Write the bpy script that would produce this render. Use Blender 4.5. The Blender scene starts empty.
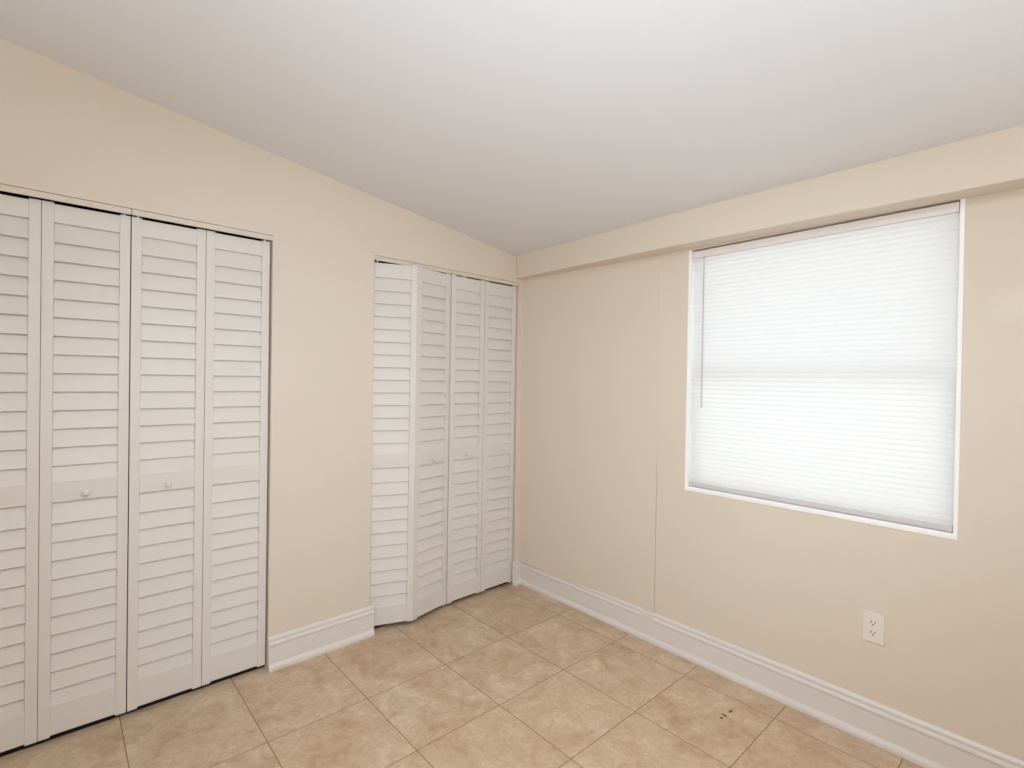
import bpy, bmesh, math, random
from mathutils import Matrix, Vector

C = bpy.context.scene.collection
S = bpy.context.scene
random.seed(7)

# ------------------------------------------------------------------ camera
cam_d = bpy.data.cameras.new('camera')
cam = bpy.data.objects.new('camera', cam_d)
C.objects.link(cam)
cam_d.sensor_fit = 'HORIZONTAL'
cam_d.sensor_width = 36.0
cam_d.lens = 17.791
cam_d.clip_start = 0.02
right = Vector((0.7427483, -0.66938458, 0.01578768))
up = Vector((-0.00642214, 0.01645569, 0.99984397))
fwd = Vector((0.66953994, 0.7427338, -0.00792355))
m = Matrix((right, up, -fwd)).transposed().to_4x4()
m.translation = Vector((-2.36695, -2.50642, 1.38064))
cam.matrix_world = m
S.camera = cam

# ------------------------------------------------------------------ sky, lamps, exposure
world = bpy.data.worlds.new('daylight')
S.world = world
world.use_nodes = True
wn = world.node_tree.nodes
wn['Background'].inputs['Color'].default_value = (0.935, 0.965, 0.97, 1)
wn['Background'].inputs['Strength'].default_value = 1.73


def area(name, loc, target, size, power, color):
    d = bpy.data.lights.new(name, 'AREA')
    d.shape = 'DISK'
    d.size = size
    d.energy = power
    d.color = color
    o = bpy.data.objects.new(name, d)
    C.objects.link(o)
    o.location = loc
    o.rotation_euler = (Vector(target) - Vector(loc)).to_track_quat('-Z', 'Y').to_euler()
    return o


def spot(name, loc, target, angle, radius, power, color):
    d = bpy.data.lights.new(name, 'SPOT')
    d.energy = power
    d.color = color
    d.spot_size = math.radians(angle)
    d.spot_blend = 1.0
    d.shadow_soft_size = radius
    o = bpy.data.objects.new(name, d)
    C.objects.link(o)
    o.location = loc
    o.rotation_euler = (Vector(target) - Vector(loc)).to_track_quat('-Z', 'Y').to_euler()
    return o


COOL = (0.74, 0.865, 1.0)
# added fill light under the ceiling, out of view, no lamp known there
area('ceiling_fill_light', (-1.75, -1.95, 2.40), (-1.75, -1.95, 0), 0.36, 17, COOL)
# added unseen fill spots, aimed straight at the room and up at the ceiling
spot('front_fill', (-2.45, -2.68, 1.60), (-0.4, -0.3, 1.05), 96, 0.16, 89, COOL)
spot('bounce_fill', (-1.75, -3.05, 0.95), (-0.8, -1.9, 2.30), 140, 0.08, 34, COOL)
spot('uplight_fill', (-2.9, -2.9, 0.80), (-2.9, -2.9, 2.5), 150, 0.08, 308, COOL)

S.view_settings.view_transform = 'Standard'
S.view_settings.look = 'None'
S.view_settings.gamma = 1.0
S.view_settings.use_curve_mapping = False
S.view_settings.exposure = 0.0
S.cycles.use_denoising = True
S.cycles.max_bounces = 16
S.cycles.diffuse_bounces = 10
S.cycles.transparent_max_bounces = 16
S.cycles.transmission_bounces = 10


# ------------------------------------------------------------------ materials
class N:
    def __init__(self, name):
        self.m = bpy.data.materials.new(name)
        self.m.use_nodes = True
        self.t = self.m.node_tree
        self.b = self.t.nodes['Principled BSDF']

    def new(self, typ, **kw):
        n = self.t.nodes.new(typ)
        for k, v in kw.items():
            setattr(n, k, v)
        return n

    def link(self, a, b):
        self.t.links.new(a, b)

    def math(self, op, a, b=None, c=None):
        n = self.new('ShaderNodeMath', operation=op)
        for i, v in enumerate((a, b, c)):
            if v is None:
                continue
            if hasattr(v, 'links'):
                self.link(v, n.inputs[i])
            else:
                n.inputs[i].default_value = v
        return n.outputs[0]

    def noise(self, scale, detail=3, rough=0.5, vec=None, dist=0.0):
        n = self.new('ShaderNodeTexNoise')
        n.inputs['Scale'].default_value = scale
        n.inputs['Detail'].default_value = detail
        n.inputs['Roughness'].default_value = rough
        n.inputs['Distortion'].default_value = dist
        if vec is not None:
            self.link(vec, n.inputs['Vector'])
        return n.outputs['Fac']

    def ramp(self, fac, stops):
        n = self.new('ShaderNodeValToRGB')
        e = n.color_ramp.elements
        while len(e) < len(stops):
            e.new(0.5)
        for el, (p, c) in zip(e, stops):
            el.position = p
            el.color = (*c, 1)
        self.link(fac, n.inputs[0])
        return n.outputs[0]

    def mix(self, fac, a, b):
        n = self.new('ShaderNodeMix', data_type='RGBA')
        for s, v in ((n.inputs['Factor'], fac), (n.inputs[6], a), (n.inputs[7], b)):
            if hasattr(v, 'links'):
                self.link(v, s)
            elif isinstance(v, tuple):
                s.default_value = (*v, 1)
            else:
                s.default_value = v
        return n.outputs[2]

    def bump(self, h, strength, dist=0.002):
        n = self.new('ShaderNodeBump')
        n.inputs['Strength'].default_value = strength
        n.inputs['Distance'].default_value = dist
        self.link(h, n.inputs['Height'])
        self.link(n.outputs[0], self.b.inputs['Normal'])
        return n

    def pos(self):
        return self.new('ShaderNodeNewGeometry').outputs['Position']


def lin(r, g, b):
    f = lambda c: (c / 255 / 12.92) if c / 255 <= 0.04045 else ((c / 255 + 0.055) / 1.055) ** 2.4
    return (f(r), f(g), f(b))


def paint(name, col, rough=0.6, bump=0.0, scale=120, var=0.03, spec=0.3):
    n = N(name)
    f = n.noise(2.2, 3, 0.55, n.pos())
    dark = tuple(c * (1 - var) for c in col)
    n.link(n.mix(f, dark, col), n.b.inputs['Base Color'])
    n.b.inputs['Roughness'].default_value = rough
    n.b.inputs['Specular IOR Level'].default_value = spec
    if bump:
        n.bump(n.noise(scale, 4, 0.6, n.pos()), bump)
    return n.m


WALL = (0.71, 0.622, 0.518)
M_wall = paint('cream_wall_paint', WALL, 0.55, 0.12, 90)
M_soffit = paint('cream_soffit_paint', WALL, 0.55, 0.1, 60)
M_ceil = paint('white_ceiling_paint', (0.74, 0.74, 0.745), 0.8, 0.06, 70)
M_trim = paint('white_trim_paint', (0.72, 0.67, 0.625), 0.35, 0.0, var=0.02, spec=0.4)
M_door = paint('white_door_paint', (0.705, 0.665, 0.615), 0.4, 0.04, 40, var=0.03, spec=0.4)
M_track = paint('cream_track_enamel', lin(214, 204, 190), 0.4, var=0.02)
M_frame = paint('white_window_vinyl', lin(246, 246, 244), 0.35, var=0.01, spec=0.4)
M_rail = paint('white_blind_enamel', lin(206, 201, 199), 0.35, var=0.01, spec=0.4)
M_head = paint('white_headrail_enamel', lin(228, 222, 220), 0.35, var=0.01, spec=0.4)
M_plate = paint('white_outlet_plastic', lin(228, 218, 208), 0.3, var=0.01, spec=0.45)
M_slot = paint('dark_outlet_slot', lin(40, 34, 30), 0.7)
M_crack = paint('open_caulk_joint', lin(168, 146, 116), 0.8)
M_closet_shade = paint('painted_closet_shade', lin(64, 56, 48), 0.9)  # dark colour stands in for the shade inside the closets
M_speck = paint('brown_leaf_scrap', lin(138, 98, 62), 0.8, 0.3, 300, var=0.4)


def window_wall_paint():
    """cream paint with one rougher, paler plaster patch right of the window"""
    n = N('cream_window_wall_paint')
    p = n.pos()
    col = n.mix(n.noise(2.2, 3, 0.55, p), tuple(c * 0.97 for c in WALL), WALL)
    sep = n.new('ShaderNodeSeparateXYZ')
    n.link(p, sep.inputs[0])
    dy = n.math('DIVIDE', n.math('ADD', sep.outputs[1], 2.375), 0.085)
    dz = n.math('DIVIDE', n.math('ADD', sep.outputs[2], -1.650), 0.070)
    r = n.math('ADD', n.math('MULTIPLY', dy, dy), n.math('MULTIPLY', dz, dz))
    r = n.math('ADD', r, n.math('MULTIPLY', n.noise(22, 4, 0.75, p), 2.4))
    mr = n.new('ShaderNodeMapRange')
    n.link(r, mr.inputs[0])
    mr.inputs[1].default_value = 1.0
    mr.inputs[2].default_value = 2.2
    mr.inputs[3].default_value = 1.0
    mr.inputs[4].default_value = 0.0
    mask = mr.outputs[0]
    scr = n.noise(60, 5, 0.7, p)
    n.link(n.mix(n.math('MULTIPLY', mask, n.math('MULTIPLY', scr, 0.75)), col, lin(232, 222, 208)), n.b.inputs['Base Color'])
    n.b.inputs['Roughness'].default_value = 0.55
    n.b.inputs['Specular IOR Level'].default_value = 0.3
    h = n.math('ADD', n.math('MULTIPLY', n.noise(90, 4, 0.6, p), 0.12),
               n.math('MULTIPLY', mask, n.math('MULTIPLY', scr, 0.5)))
    n.bump(h, 0.8)
    return n.m


M_wwall = window_wall_paint()

TS, TX, TY = 0.4026, -1.7653, -0.495


def tile_floor():
    n = N('beige_stone_tile')
    p = n.pos()
    sep = n.new('ShaderNodeSeparateXYZ')
    n.link(p, sep.inputs[0])
    u = n.math('DIVIDE', n.math('SUBTRACT', sep.outputs[0], TX), TS)
    # the row against the closet wall runs through under the doors without a cross joint
    v = n.math('MINIMUM', n.math('DIVIDE', n.math('SUBTRACT', sep.outputs[1], TY), TS), 0.5)
    fu, fv = n.math('FLOOR', u), n.math('FLOOR', v)

    def edge(w, f):
        d = n.math('SUBTRACT', w, f)
        return n.math('MINIMUM', d, n.math('SUBTRACT', 1.0, d))

    e = n.math('MINIMUM', edge(u, fu), edge(v, fv))
    cell = n.new('ShaderNodeCombineXYZ')
    n.link(fu, cell.inputs[0])
    n.link(fv, cell.inputs[1])
    wn_ = n.new('ShaderNodeTexWhiteNoise', noise_dimensions='3D')
    n.link(cell.outputs[0], wn_.inputs['Vector'])
    off = n.new('ShaderNodeVectorMath', operation='SCALE')
    n.link(wn_.outputs['Color'], off.inputs[0])
    off.inputs['Scale'].default_value = 9.0
    add = n.new('ShaderNodeVectorMath', operation='ADD')
    n.link(p, add.inputs[0])
    n.link(off.outputs[0], add.inputs[1])
    q = add.outputs[0]
    cloud = n.noise(5.5, 4, 0.6, q, 0.9)
    fine = n.noise(19, 6, 0.72, q, 1.1)
    f = n.math('ADD', n.math('MULTIPLY', cloud, 0.56), n.math('MULTIPLY', fine, 0.44))
    col = n.ramp(f, [(0.32, lin(172, 140, 110)), (0.44, lin(190, 163, 135)), (0.55, lin(203, 179, 152)), (0.66, lin(216, 196, 172))])
    # thin darker veins of the stone print
    vein = n.noise(8, 4, 0.65, q, 2.2)
    vd = n.math('ABSOLUTE', n.math('SUBTRACT', vein, 0.5))
    mr = n.new('ShaderNodeMapRange')
    n.link(vd, mr.inputs[0])
    mr.inputs[1].default_value = 0.0
    mr.inputs[2].default_value = 0.035
    mr.inputs[3].default_value = 0.38
    mr.inputs[4].default_value = 0.0
    col = n.mix(mr.outputs[0], col, lin(170, 140, 112))
    tint = n.math('MULTIPLY', wn_.outputs['Value'], 0.12)
    col = n.mix(tint, col, lin(186, 156, 126))
    g = n.math('LESS_THAN', e, 0.0042)
    col = n.mix(g, col, lin(142, 112, 86))
    n.link(col, n.b.inputs['Base Color'])
    n.link(n.math('ADD', 0.38, n.math('MULTIPLY', g, 0.4)), n.b.inputs['Roughness'])
    n.b.inputs['Specular IOR Level'].default_value = 0.35
    mr2 = n.new('ShaderNodeMapRange')
    n.link(e, mr2.inputs[0])
    mr2.inputs[1].default_value = 0.003
    mr2.inputs[2].default_value = 0.010
    h = n.math('ADD', mr2.outputs[0], n.math('MULTIPLY', fine, 0.15))
    n.bump(h, 0.35, 0.0015)
    return n.m


M_floor = tile_floor()


def slat_material():
    n = N('translucent_white_slat')
    t = n.t
    t.nodes.remove(n.b)
    d = n.new('ShaderNodeBsdfDiffuse')
    d.inputs['Color'].default_value = (0.86, 0.86, 0.86, 1)
    tr = n.new('ShaderNodeBsdfTranslucent')
    tr.inputs['Color'].default_value = (0.86, 0.86, 0.85, 1)
    mx = n.new('ShaderNodeMixShader')
    mx.inputs[0].default_value = 0.42
    n.link(d.outputs[0], mx.inputs[1])
    n.link(tr.outputs[0], mx.inputs[2])
    n.link(mx.outputs[0], t.nodes['Material Output'].inputs['Surface'])
    return n.m


def glass_material(name, tint, refl=0.06):
    n = N(name)
    t = n.t
    t.nodes.remove(n.b)
    a = n.new('ShaderNodeBsdfTransparent')
    a.inputs['Color'].default_value = (*tint, 1)
    g = n.new('ShaderNodeBsdfGlossy')
    g.inputs['Roughness'].default_value = 0.02
    mx = n.new('ShaderNodeMixShader')
    mx.inputs[0].default_value = refl
    n.link(a.outputs[0], mx.inputs[1])
    n.link(g.outputs[0], mx.inputs[2])
    n.link(mx.outputs[0], t.nodes['Material Output'].inputs['Surface'])
    return n.m


def wand_material():
    n = N('clear_grey_acrylic')
    n.b.inputs['Base Color'].default_value = (*lin(196, 190, 193), 1)
    n.b.inputs['Roughness'].default_value = 0.45
    n.b.inputs['Specular IOR Level'].default_value = 0.2
    return n.m


M_slat = slat_material()
M_glass = glass_material('clear_window_glass', (0.94, 0.945, 0.94))
M_glass_up = glass_material('upper_window_glass', (0.92, 0.925, 0.925))  # tinted slightly darker than the lower pane
M_wand = wand_material()


# ------------------------------------------------------------------ helpers
def box(bm, x0, x1, y0, y1, z0, z1):
    x0, x1 = sorted((x0, x1)); y0, y1 = sorted((y0, y1)); z0, z1 = sorted((z0, z1))
    v = [bm.verts.new(c) for c in ((x0, y0, z0), (x1, y0, z0), (x1, y1, z0), (x0, y1, z0),
                                   (x0, y0, z1), (x1, y0, z1), (x1, y1, z1), (x0, y1, z1))]
    for f in ((0, 3, 2, 1), (4, 5, 6, 7), (0, 1, 5, 4), (1, 2, 6, 5), (2, 3, 7, 6), (3, 0, 4, 7)):
        bm.faces.new([v[i] for i in f])


def extrude_profile(bm, prof, to3d, a, b):
    """closed profile of (s, t) points swept from a to b; to3d(s, t, w) gives the point"""
    va = [bm.verts.new(to3d(s, t, a)) for s, t in prof]
    vb = [bm.verts.new(to3d(s, t, b)) for s, t in prof]
    k = len(prof)
    for i in range(k):
        j = (i + 1) % k
        bm.faces.new((va[i], va[j], vb[j], vb[i]))
    bm.faces.new(va[::-1])
    bm.faces.new(vb)


def lathe(bm, prof, axis_pt, axis='y-', seg=20):
    """prof: (radius, distance) pairs turned round an axis through axis_pt"""
    rings = []
    ax, ay, az = axis_pt
    for r, d in prof:
        ring = []
        for i in range(seg):
            a = 2 * math.pi * i / seg
            if axis == 'y-':
                c = (ax + r * math.cos(a), ay - d, az + r * math.sin(a))
            elif axis == 'x-':
                c = (ax - d, ay + r * math.cos(a), az + r * math.sin(a))
            else:
                c = (ax + r * math.cos(a), ay + r * math.sin(a), az + d)
            ring.append(bm.verts.new(c))
        rings.append(ring)
    for r0, r1 in zip(rings, rings[1:]):
        for i in range(seg):
            j = (i + 1) % seg
            bm.faces.new((r0[i], r0[j], r1[j], r1[i]))
    bm.faces.new(rings[0][::-1])
    bm.faces.new(rings[-1])


def obj(name, bm, mat, parent=None, bevel=0.0, smooth=False, seg=2):
    bmesh.ops.recalc_face_normals(bm, faces=bm.faces[:])
    me = bpy.data.meshes.new(name)
    bm.to_mesh(me)
    bm.free()
    me.materials.append(mat)
    if smooth:
        for p in me.polygons:
            p.use_smooth = True
    o = bpy.data.objects.new(name, me)
    C.objects.link(o)
    if parent is not None:
        o.parent = parent
    if bevel:
        b = o.modifiers.new('bevel', 'BEVEL')
        b.width = bevel
        b.segments = seg
        b.limit_method = 'ANGLE'
        b.angle_limit = math.radians(40)
    return o


def tag(o, label, cat, group=None, kind=None):
    o['label'] = label
    o['category'] = cat
    if group:
        o['group'] = group
    if kind:
        o['kind'] = kind
    return o


def struct(name, bm, mat, label=None, cat=None, **kw):
    o = obj(name, bm, mat, **kw)
    o['kind'] = 'structure'
    if label:
        o['label'] = label
        o['category'] = cat
    return o


def empty(name, loc, label, cat, group=None, kind=None, rz=0.0):
    o = bpy.data.objects.new(name, None)
    C.objects.link(o)
    o.location = loc
    o.rotation_euler = (0, 0, rz)
    o.empty_display_size = 0.1
    return tag(o, label, cat, group, kind)


# ------------------------------------------------------------------ the room shell
XL, YR = -3.45, -3.75           # far side walls, behind the camera
XO = 0.16                       # outer face of the window wall
YC = 0.72                       # back of the closets
OT = 2.036                      # top of both closet openings
A0, A1 = -2.676, -1.6195        # wide closet opening
B0, B1 = -1.1100, -0.0620       # narrow closet opening
WY0, WY1 = -1.1980, -2.2415     # window opening
WZ0, WZ1 = 0.838, 2.0445
zc = lambda x: 2.196 - 0.1350 * x


bm = bmesh.new()
box(bm, XL - 0.1, XO, YR - 0.1, YC + 0.1, -0.08, 0.0)
struct('floor', bm, M_floor, 'beige stone-look tile floor with thin brown grout lines', 'floor')

bm = bmesh.new()
extrude_profile(bm, [(XL - 0.1, zc(XL - 0.1)), (XO, zc(XO)), (XO, zc(XO) + 0.1), (XL - 0.1, zc(XL - 0.1) + 0.1)],
                lambda s, t, w: (s, w, t), YR - 0.1, YC + 0.1)
struct('ceiling', bm, M_ceil, 'plain white ceiling sloping down to the window wall', 'ceiling')

T = 0.11
bm = bmesh.new()
box(bm, XL, A0, 0, T, 0, OT)
box(bm, A1, B0, 0, T, 0, OT)
box(bm, B1, 0.0, 0, T, 0, OT)
extrude_profile(bm, [(XL, OT), (0.0, OT), (0.0, zc(0)), (XL, zc(XL))], lambda s, t, w: (s, w, t), 0, T)
struct('wall_left', bm, M_wall, 'cream wall with the two louvered closet openings', 'wall')

bm = bmesh.new()
box(bm, 0, XO, YC, WY0, 0, zc(XO))
# the wall sheet between corner and batten stands a little proud of the rest towards the corner
extrude_profile(bm, [(0.001, 0.0), (-0.022, 0.0), (0.0, -0.962), (0.001, -0.962)], lambda s, t, w: (s, t, w), 0.151, zc(0))
box(bm, 0, XO, WY1, YR, 0, zc(XO))
box(bm, 0, XO, WY0, WY1, 0, WZ0)
box(bm, 0, XO, WY0, WY1, WZ1, zc(XO))
struct('wall_right', bm, M_wwall, 'cream wall with the window and the outlet', 'wall')

bm = bmesh.new()
box(bm, XL - 0.1, XL, YR, YC, 0, zc(XL))
struct('wall_rear', bm, M_wall, 'plain cream side wall behind the photographer', 'wall')
bm = bmesh.new()
extrude_profile(bm, [(XL - 0.1, 0), (XO, 0), (XO, zc(XO)), (XL - 0.1, zc(XL - 0.1))], lambda s, t, w: (s, w, t), YR - 0.1, YR)
struct('wall_front', bm, M_wall, 'plain cream wall opposite the closets', 'wall')
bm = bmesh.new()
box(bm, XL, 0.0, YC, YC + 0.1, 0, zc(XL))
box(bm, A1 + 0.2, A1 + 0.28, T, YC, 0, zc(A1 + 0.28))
struct('wall_closet', bm, M_closet_shade, 'inside wall of the closets, coloured dark for shade', 'wall')

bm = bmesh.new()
box(bm, XL, -0.001, 0.046, YC, 0.0, 0.0015)  # dark sheet added to draw the black shade line under the doors
struct('closet_shade_sheet', bm, M_closet_shade, 'added dark sheet painting the shade on the closet floor behind the doors', 'floor')

# boxed soffit along the head of the window wall
bm = bmesh.new()
def soffit_pt(s, t, w):
    return (s, w, t)
def soffit_ring(y, zb, xf):
    return [bm.verts.new(c) for c in ((0, y, zb), (-xf, y, zb), (-xf, y, zc(-xf) + 0.002), (0, y, zc(0) + 0.002))]
r0 = soffit_ring(0.0, 2.0595, 0.088)
r1 = soffit_ring(-1.19, 2.052, 0.118)
r2 = soffit_ring(-2.36, 2.0405, 0.112)
r3 = soffit_ring(YR, 2.036, 0.112)
for p, q in ((r0, r1), (r1, r2), (r2, r3)):
    for i in range(4):
        j = (i + 1) % 4
        bm.faces.new((p[i], p[j], q[j], q[i]))
bm.faces.new(r0); bm.faces.new(r3[::-1])
struct('trim_1', bm, M_soffit, 'cream boxed soffit along the top of the window wall', 'soffit', bevel=0.006)

# flat batten over the wall joint left of the window
bm = bmesh.new()
box(bm, -0.0028, 0.0, -0.962, -1.036, 0.150, 2.0535)
batten = struct('trim_2', bm, M_wwall, 'flat cream batten running up the wall between corner and window', 'trim', bevel=0.001)
bm = bmesh.new()
box(bm, -0.0006, 0.0, -1.0362, -1.0378, 0.158, 0.93)
obj('joint_crack', bm, M_crack, batten)

# ------------------------------------------------------------------ baseboards
BASE = [(0, 0), (0.023, 0), (0.0235, 0.012), (0.021, 0.020), (0.0165, 0.027), (0.0135, 0.033), (0.013, 0.112),
        (0.0155, 0.117), (0.0165, 0.123), (0.0145, 0.129), (0.0105, 0.132), (0.0100, 0.138), (0.0115, 0.143),
        (0.0105, 0.149), (0.006, 0.155), (0, 0.157)]


def base_run(bm, side, a, b):
    if side == 'left':
        extrude_profile(bm, BASE, lambda s, t, w: (w, -s, t), a, b)
    else:
        extrude_profile(bm, BASE, lambda s, t, w: (-s, w, t), a, b)


bm = bmesh.new()
base_run(bm, 'left', A1 - 0.0015, B0 + 0.020)
struct('baseboard_left', bm, M_trim, 'short white baseboard on the wall between the two closets', 'baseboard')
bm = bmesh.new()
base_run(bm, 'right', 0.0, -0.965)
extrude_profile(bm, [(0, 0), (0.023, 0), (0.0235, 0.012), (0.021, 0.020), (0.0165, 0.027), (0.0135, 0.033), (0.013, 0.142), (0.009, 0.152), (0, 0.153)],
                lambda s, t, w: (-s, w, t), -0.965, -1.034)
base_run(bm, 'right', -1.034, YR)
struct('baseboard_right', bm, M_trim, 'long white moulded baseboard under the window', 'baseboard')
bm = bmesh.new()
base_run(bm, 'left', B1 - 0.016, -0.012)
struct('baseboard_corner', bm, M_trim, 'stub of white baseboard in the room corner beside the narrow closet', 'baseboard')
bm = bmesh.new()
base_run(bm, 'left', XL, A0)
struct('baseboard_far', bm, M_trim, 'white baseboard left of the wide closet', 'baseboard')


# ------------------------------------------------------------------ closet door tracks
def track(x0, x1, seam, label, name):
    bm = bmesh.new()
    for a, b in ((x0 + 0.001, seam - 0.001), (seam + 0.001, x1 - 0.001)):
        # front lip of the metal channel and its top
        box(bm, a, b, 0.000, 0.003, 2.0110, OT - 0.002)
        box(bm, a, b, 0.003, 0.044, OT - 0.006, OT - 0.002)
    o = struct(name, bm, M_track, label, 'door track', bevel=0.0008)
    # the pivot pins the doors hang on
    for x in (x0 + 0.03, seam - 0.022, seam + 0.022, x1 - 0.03):
        b2 = bmesh.new()
        lathe(b2, [(0.004, 0), (0.004, 0.020)], (x, 0.022, 2.006), 'z', 10)
        p = obj('pivot_pin', b2, M_frame, o, smooth=False)
    return o


track(A0, A1, -2.1478, 'cream metal track above the wide closet doors', 'trim_3')
track(B0, B1, -0.6035, 'cream metal track above the narrow closet doors', 'trim_4')

# ------------------------------------------------------------------ louvered bifold doors
DT = 0.028                       # panel thickness
Z0, Z1 = 0.021, 2.010
PITCH = 0.0693


def louver(bm, x0, x1, zb):
    """one slat: lower edge at the front of the panel, upper edge behind the slat above"""
    prof = [(0.0026, zb), (0.0014, zb + 0.0022), (0.0020, zb + 0.0050), (0.0150, zb + PITCH + 0.009), (0.0180, zb + PITCH + 0.010),
            (0.0195, zb + PITCH + 0.007), (0.0080, zb + 0.0040), (0.0066, zb + 0.0010)]
    extrude_profile(bm, prof, lambda s, t, w: (w, s, t), x0, x1)


def make_panel(w, left=0.0335, dz=0.0):
    """mesh of one louvered leaf, x from 0 to w, front face at y=0"""
    st, sl = 0.0335, left
    bm = bmesh.new()
    box(bm, 0, sl, 0, DT, Z0, Z1)
    box(bm, w - st, w, 0, DT, Z0, Z1)
    box(bm, sl, w - st, 0.0012, DT - 0.001, 1.9374 + dz, Z1 - 0.005)     # top rail
    box(bm, sl, w - st, 0.0012, DT - 0.001, 0.8978 + dz, 0.974 + dz)          # lock rail
    box(bm, sl, w - st, 0.0012, DT - 0.001, Z0 + 0.006, 0.138 + dz)      # bottom rail
    for i in range(13):
        louver(bm, sl, w - st, 1.0321 + dz + PITCH * i)
    louver(bm, sl, w - st, 1.0321 + dz - PITCH + 0.008)
    for i in range(10):
        louver(bm, sl, w - st, 0.1929 + dz + PITCH * i)
    louver(bm, sl, w - st, 0.1929 + dz - PITCH + 0.006)
    bmesh.ops.recalc_face_normals(bm, faces=bm.faces[:])
    me = bpy.data.meshes.new('louvered_panel')
    bm.to_mesh(me)
    bm.free()
    me.materials.append(M_door)
    return me


def leaf(parent, me, x, y, rz):
    o = bpy.data.objects.new('panel', me)
    C.objects.link(o)
    o.parent = parent
    o.location = (x, y, 0)
    o.rotation_euler = (0, 0, rz)
    b = o.modifiers.new('bevel', 'BEVEL')
    b.width = 0.0010
    b.segments = 2
    b.limit_method = 'ANGLE'
    b.angle_limit = math.radians(50)
    return o


def knob(panel, x, z):
    bm = bmesh.new()
    k = 0.74
    lathe(bm, [(r * k, d * k) for r, d in ((0.0085, -0.002), (0.0078, 0.004), (0.0075, 0.008), (0.0120, 0.013), (0.0155, 0.018),
               (0.0160, 0.022), (0.0135, 0.026), (0.0080, 0.0285), (0.002, 0.029))], (x, 0.0, z), 'y-', 24)
    return obj('knob', bm, M_door, panel, smooth=True)


def bifold(x0, ws, ends, knob_on, label, group, left=0.0335, dz=0.0):
    """ends: three (x, y) front points of the two leaves, left edge, fold, right edge (world)"""
    root = empty('bifold_door', (x0, 0, 0), label, 'closet door', group, 'thing')
    for k in range(2):
        w = ws[k]
        me = make_panel(w, left if k == 0 else 0.0335, dz)
        (ax, ay), (bx, by) = ends[k], ends[k + 1]
        a = math.atan2(by - ay, bx - ax)
        gap = (math.hypot(bx - ax, by - ay) - w) / 2
        p = leaf(root, me, ax - x0 + gap * math.cos(a), ay + gap * math.sin(a), a)
        if k == knob_on:
            knob(p, w / 2, 0.925 + dz)
    return root


AY = 0.022
bifold(-2.671, (0.2600, 0.2595), [(-2.671, AY), (-2.4095, AY + 0.003), (-2.1490, AY - 0.002)], 1,
       'louvered white bifold door of the wide closet, the half farther from the window', 'bifold doors of the wide closet')
bifold(-2.1468, (0.2590, 0.2590), [(-2.1468, AY - 0.002), (-1.8860, AY + 0.001), (-1.6255, AY)], 0,
       'louvered white bifold door of the wide closet, the half beside the bare cream wall', 'bifold doors of the wide closet')
bifold(-1.1090, (0.2500, 0.2690), [(-1.1075, 0.038), (-0.8730, -0.048), (-0.6045, 0.010)], 1,
       'louvered white bifold door slightly folded out into the room', 'bifold doors of the narrow closet', 0.020, -0.010)
bifold(-0.6015, (0.2610, 0.2690), [(-0.6050, 0.003), (-0.3410, 0.010), (-0.0690, 0.012)], 0,
       'louvered white bifold door lying flat beside the room corner', 'bifold doors of the narrow closet', dz=-0.010)

# ------------------------------------------------------------------ the window
FW = 0.016
win = bpy.data.objects.new('window_1', None)
C.objects.link(win)
win.location = (0, (WY0 + WY1) / 2, WZ0)
win['kind'] = 'structure'
win['label'] = 'white single-hung window behind the closed mini blind'
win['category'] = 'window'


def wpart(name, bm, mat, **kw):
    o = obj(name, bm, mat, **kw)
    o.parent = win
    o.matrix_parent_inverse = Matrix.Translation(-win.location)
    return o


bm = bmesh.new()
box(bm, -0.002, 0.15, WY0, WY0 - FW, WZ0, WZ1)
box(bm, -0.002, 0.15, WY1, WY1 + 0.013, WZ0, WZ1)
box(bm, 0.04, 0.15, WY0, WY1, WZ1 - 0.012, WZ1)
wpart('window_frame', bm, M_frame, bevel=0.0015)
bm = bmesh.new()
box(bm, -0.004, 0.15, WY0 - 0.0002, WY1 + 0.0002, WZ0, WZ0 + 0.022)
wpart('window_sill', bm, M_frame, bevel=0.004)


def sash(name, x0, z0, z1, glass):
    bm = bmesh.new()
    y0, y1 = WY0 - FW, WY1 + 0.013
    b = 0.038
    box(bm, x0, x0 + 0.026, y0, y0 - b, z0, z1)
    box(bm, x0, x0 + 0.026, y1, y1 + b, z0, z1)
    box(bm, x0, x0 + 0.026, y0 - b, y1 + b, z0, z0 + b)
    box(bm, x0, x0 + 0.026, y0 - b, y1 + b, z1 - b, z1)
    s = wpart(name, bm, M_frame, bevel=0.002)
    bm = bmesh.new()
    box(bm, x0 + 0.011, x0 + 0.015, y0 - b + 0.003, y1 + b - 0.003, z0 + b - 0.003, z1 - b + 0.003)
    o = obj('pane', bm, glass, s)
    return s


sash('lower_sash', 0.044, WZ0 + 0.022, 1.452, M_glass)
sash('upper_sash', 0.072, 1.408, WZ1 - 0.012, M_glass_up)

# ------------------------------------------------------------------ the mini blind
BY0, BY1 = WY0 - FW - 0.004, WY1 + 0.013 + 0.003
blind = empty('window_blind', (0.02, (BY0 + BY1) / 2, WZ0 + 0.022), 'closed white mini blind filling the window opening', 'blind')


def bpart(name, bm, mat, **kw):
    o = obj(name, bm, mat, **kw)
    o.parent = blind
    o.matrix_parent_inverse = Matrix.Translation(-blind.location)
    return o


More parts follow.
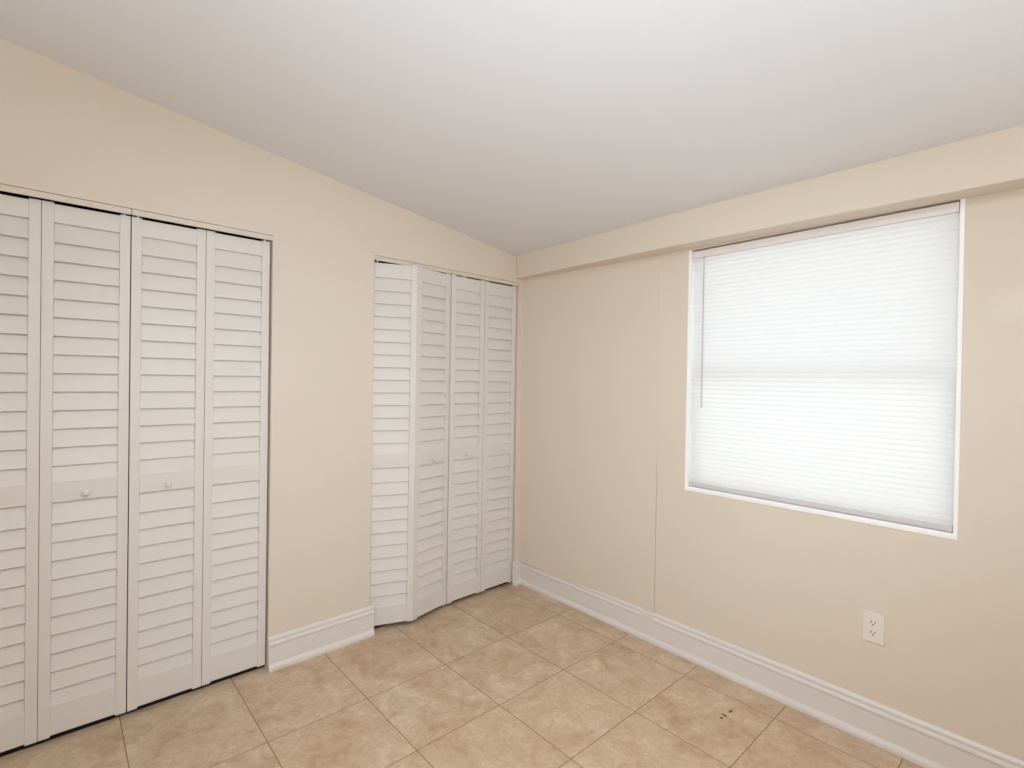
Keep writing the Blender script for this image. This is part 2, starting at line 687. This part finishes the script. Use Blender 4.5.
bm = bmesh.new()
box(bm, 0.003, 0.006, BY0, BY1, 2.003, 2.037)
box(bm, 0.006, 0.034, BY0, BY1, 2.003, 2.006)
box(bm, 0.032, 0.034, BY0, BY1, 2.006, 2.037)
box(bm, 0.006, 0.032, BY0, BY0 - 0.003, 2.006, 2.036)
box(bm, 0.006, 0.032, BY1, BY1 + 0.003, 2.006, 2.036)
bpart('headrail', bm, M_head, bevel=0.001)
bm = bmesh.new()
box(bm, 0.009, 0.031, BY0, BY1, WZ0 + 0.0245, WZ0 + 0.046)
bpart('bottom_rail', bm, M_rail, bevel=0.003)

# curved slats, closed, room-side edge down
SP = 0.0212
NS = 53
bm = bmesh.new()
tilt = math.radians(68)
W = 0.025
pts = []
for i in range(7):
    s = (i / 6 - 0.5) * W
    bow = 0.0022 * (1 - (2 * s / W) ** 2)
    # s along the slat width (room side first), bow to the convex side
    cx_ = s * math.cos(tilt) - bow * math.sin(tilt)
    cz_ = s * math.sin(tilt) + bow * math.cos(tilt)
    pts.append((cx_, cz_))
for (a, b) in zip(pts, pts[1:]):
    pass
va = [bm.verts.new((x, BY0, z)) for x, z in pts]
vb = [bm.verts.new((x, BY1, z)) for x, z in pts]
for i in range(6):
    bm.faces.new((va[i], va[i + 1], vb[i + 1], vb[i]))
bmesh.ops.recalc_face_normals(bm, faces=bm.faces[:])
sm = bpy.data.meshes.new('slat')
bm.to_mesh(sm)
bm.free()
sm.materials.append(M_slat)
for p in sm.polygons:
    p.use_smooth = True
for i in range(NS):
    o = bpy.data.objects.new('slat', sm)
    C.objects.link(o)
    o.parent = blind
    o.matrix_parent_inverse = Matrix.Translation(-blind.location)
    o.location = (0.020, 0, 1.993 - SP * i)
bm = bmesh.new()
lathe(bm, [(0.0026, 0), (0.0030, 0.006), (0.0030, 0.69), (0.0022, 0.696), (0.0012, 0.735)], (-0.004, -1.281, 1.258), 'z', 6)
bpart('tilt_wand', bm, M_wand)
bm = bmesh.new()
box(bm, -0.0052, 0.008, -1.2795, -1.2825, 1.996, 2.004)
box(bm, -0.0052, -0.0028, -1.2795, -1.2825, 1.990, 1.998)
bpart('wand_hook', bm, M_wand)

# ------------------------------------------------------------------ the outlet
OY, OZ = -2.0015, 0.441
outlet = empty('wall_outlet', (0, OY, OZ), 'white duplex power outlet low on the cream wall under the window', 'outlet')


def opart(name, bm, mat, parent=None, **kw):
    o = obj(name, bm, mat, **kw)
    o.parent = parent or outlet
    if parent is None:
        o.matrix_parent_inverse = Matrix.Translation(-outlet.location)
    else:
        o.matrix_parent_inverse = Matrix.Translation(-outlet.location)
    return o


bm = bmesh.new()
box(bm, -0.006, 0.0, OY - 0.0355, OY + 0.0355, OZ - 0.0585, OZ + 0.0585)
opart('cover_plate', bm, M_plate, bevel=0.003, seg=3)
for dz in (0.0195, -0.0195):
    bm = bmesh.new()
    prof = []
    for i in range(32):
        a = 2 * math.pi * i / 32
        prof.append((OY + 0.0172 * math.cos(a), OZ + dz + max(-0.0135, min(0.0135, 0.0172 * math.sin(a)))))
    extrude_profile(bm, prof, lambda s, t, w: (w, s, t), -0.0078, -0.004)
    rec = opart('receptacle', bm, M_plate)
    for (sy, sz, hw, hh) in ((0.0064, 0.0035, 0.0014, 0.0045), (-0.0064, 0.0035, 0.0012, 0.0037)):
        bm = bmesh.new()
        box(bm, -0.0081, -0.0070, OY + sy - hw, OY + sy + hw, OZ + dz + sz - hh, OZ + dz + sz + hh)
        s = obj('slot', bm, M_slot, rec)
    bm = bmesh.new()
    lathe(bm, [(0.0028, 0.0070), (0.0028, 0.0081)], (0, OY, OZ + dz - 0.0068), 'x-', 14)
    obj('ground_hole', bm, M_slot, rec)
bm = bmesh.new()
lathe(bm, [(0.0034, 0.004), (0.0034, 0.0066), (0.002, 0.0072)], (0, OY, OZ), 'x-', 16)
opart('screw', bm, M_plate)

# ------------------------------------------------------------------ the scraps on the floor
for (cx, cy, l, w, a, label) in (
        (-0.2480, -1.5622, 0.031, 0.010, -0.05, 'tiny brown scrap on the floor tile, the nearest of three to the long baseboard'),
        (-0.2940, -1.5560, 0.027, 0.010, 1.37, 'tiny brown scrap on the floor tile, the middle one of three'),
        (-0.3185, -1.5580, 0.016, 0.013, -0.8, 'tiny brown scrap on the floor tile, the farthest of three from the long baseboard')):
    bm = bmesh.new()
    ring = []
    top = []
    for i in range(12):
        t = 2 * math.pi * i / 12
        rr = 1 + 0.2 * random.uniform(-1, 1)
        px, py = l / 2 * math.cos(t) * rr, w / 2 * math.sin(t) * rr
        X = px * math.cos(a) - py * math.sin(a)
        Y = px * math.sin(a) + py * math.cos(a)
        ring.append(bm.verts.new((X, Y, 0.0002)))
        top.append(bm.verts.new((X * 0.8, Y * 0.8, 0.0020 + 0.0007 * math.sin(3 * t))))
    for i in range(12):
        j = (i + 1) % 12
        bm.faces.new((ring[i], ring[j], top[j], top[i]))
    bm.faces.new(top)
    bm.faces.new(ring[::-1])
    o = obj('leaf_scrap', bm, M_speck)
    o.location = (cx, cy, 0)
    tag(o, label, 'scrap', 'brown scraps on the floor tile')
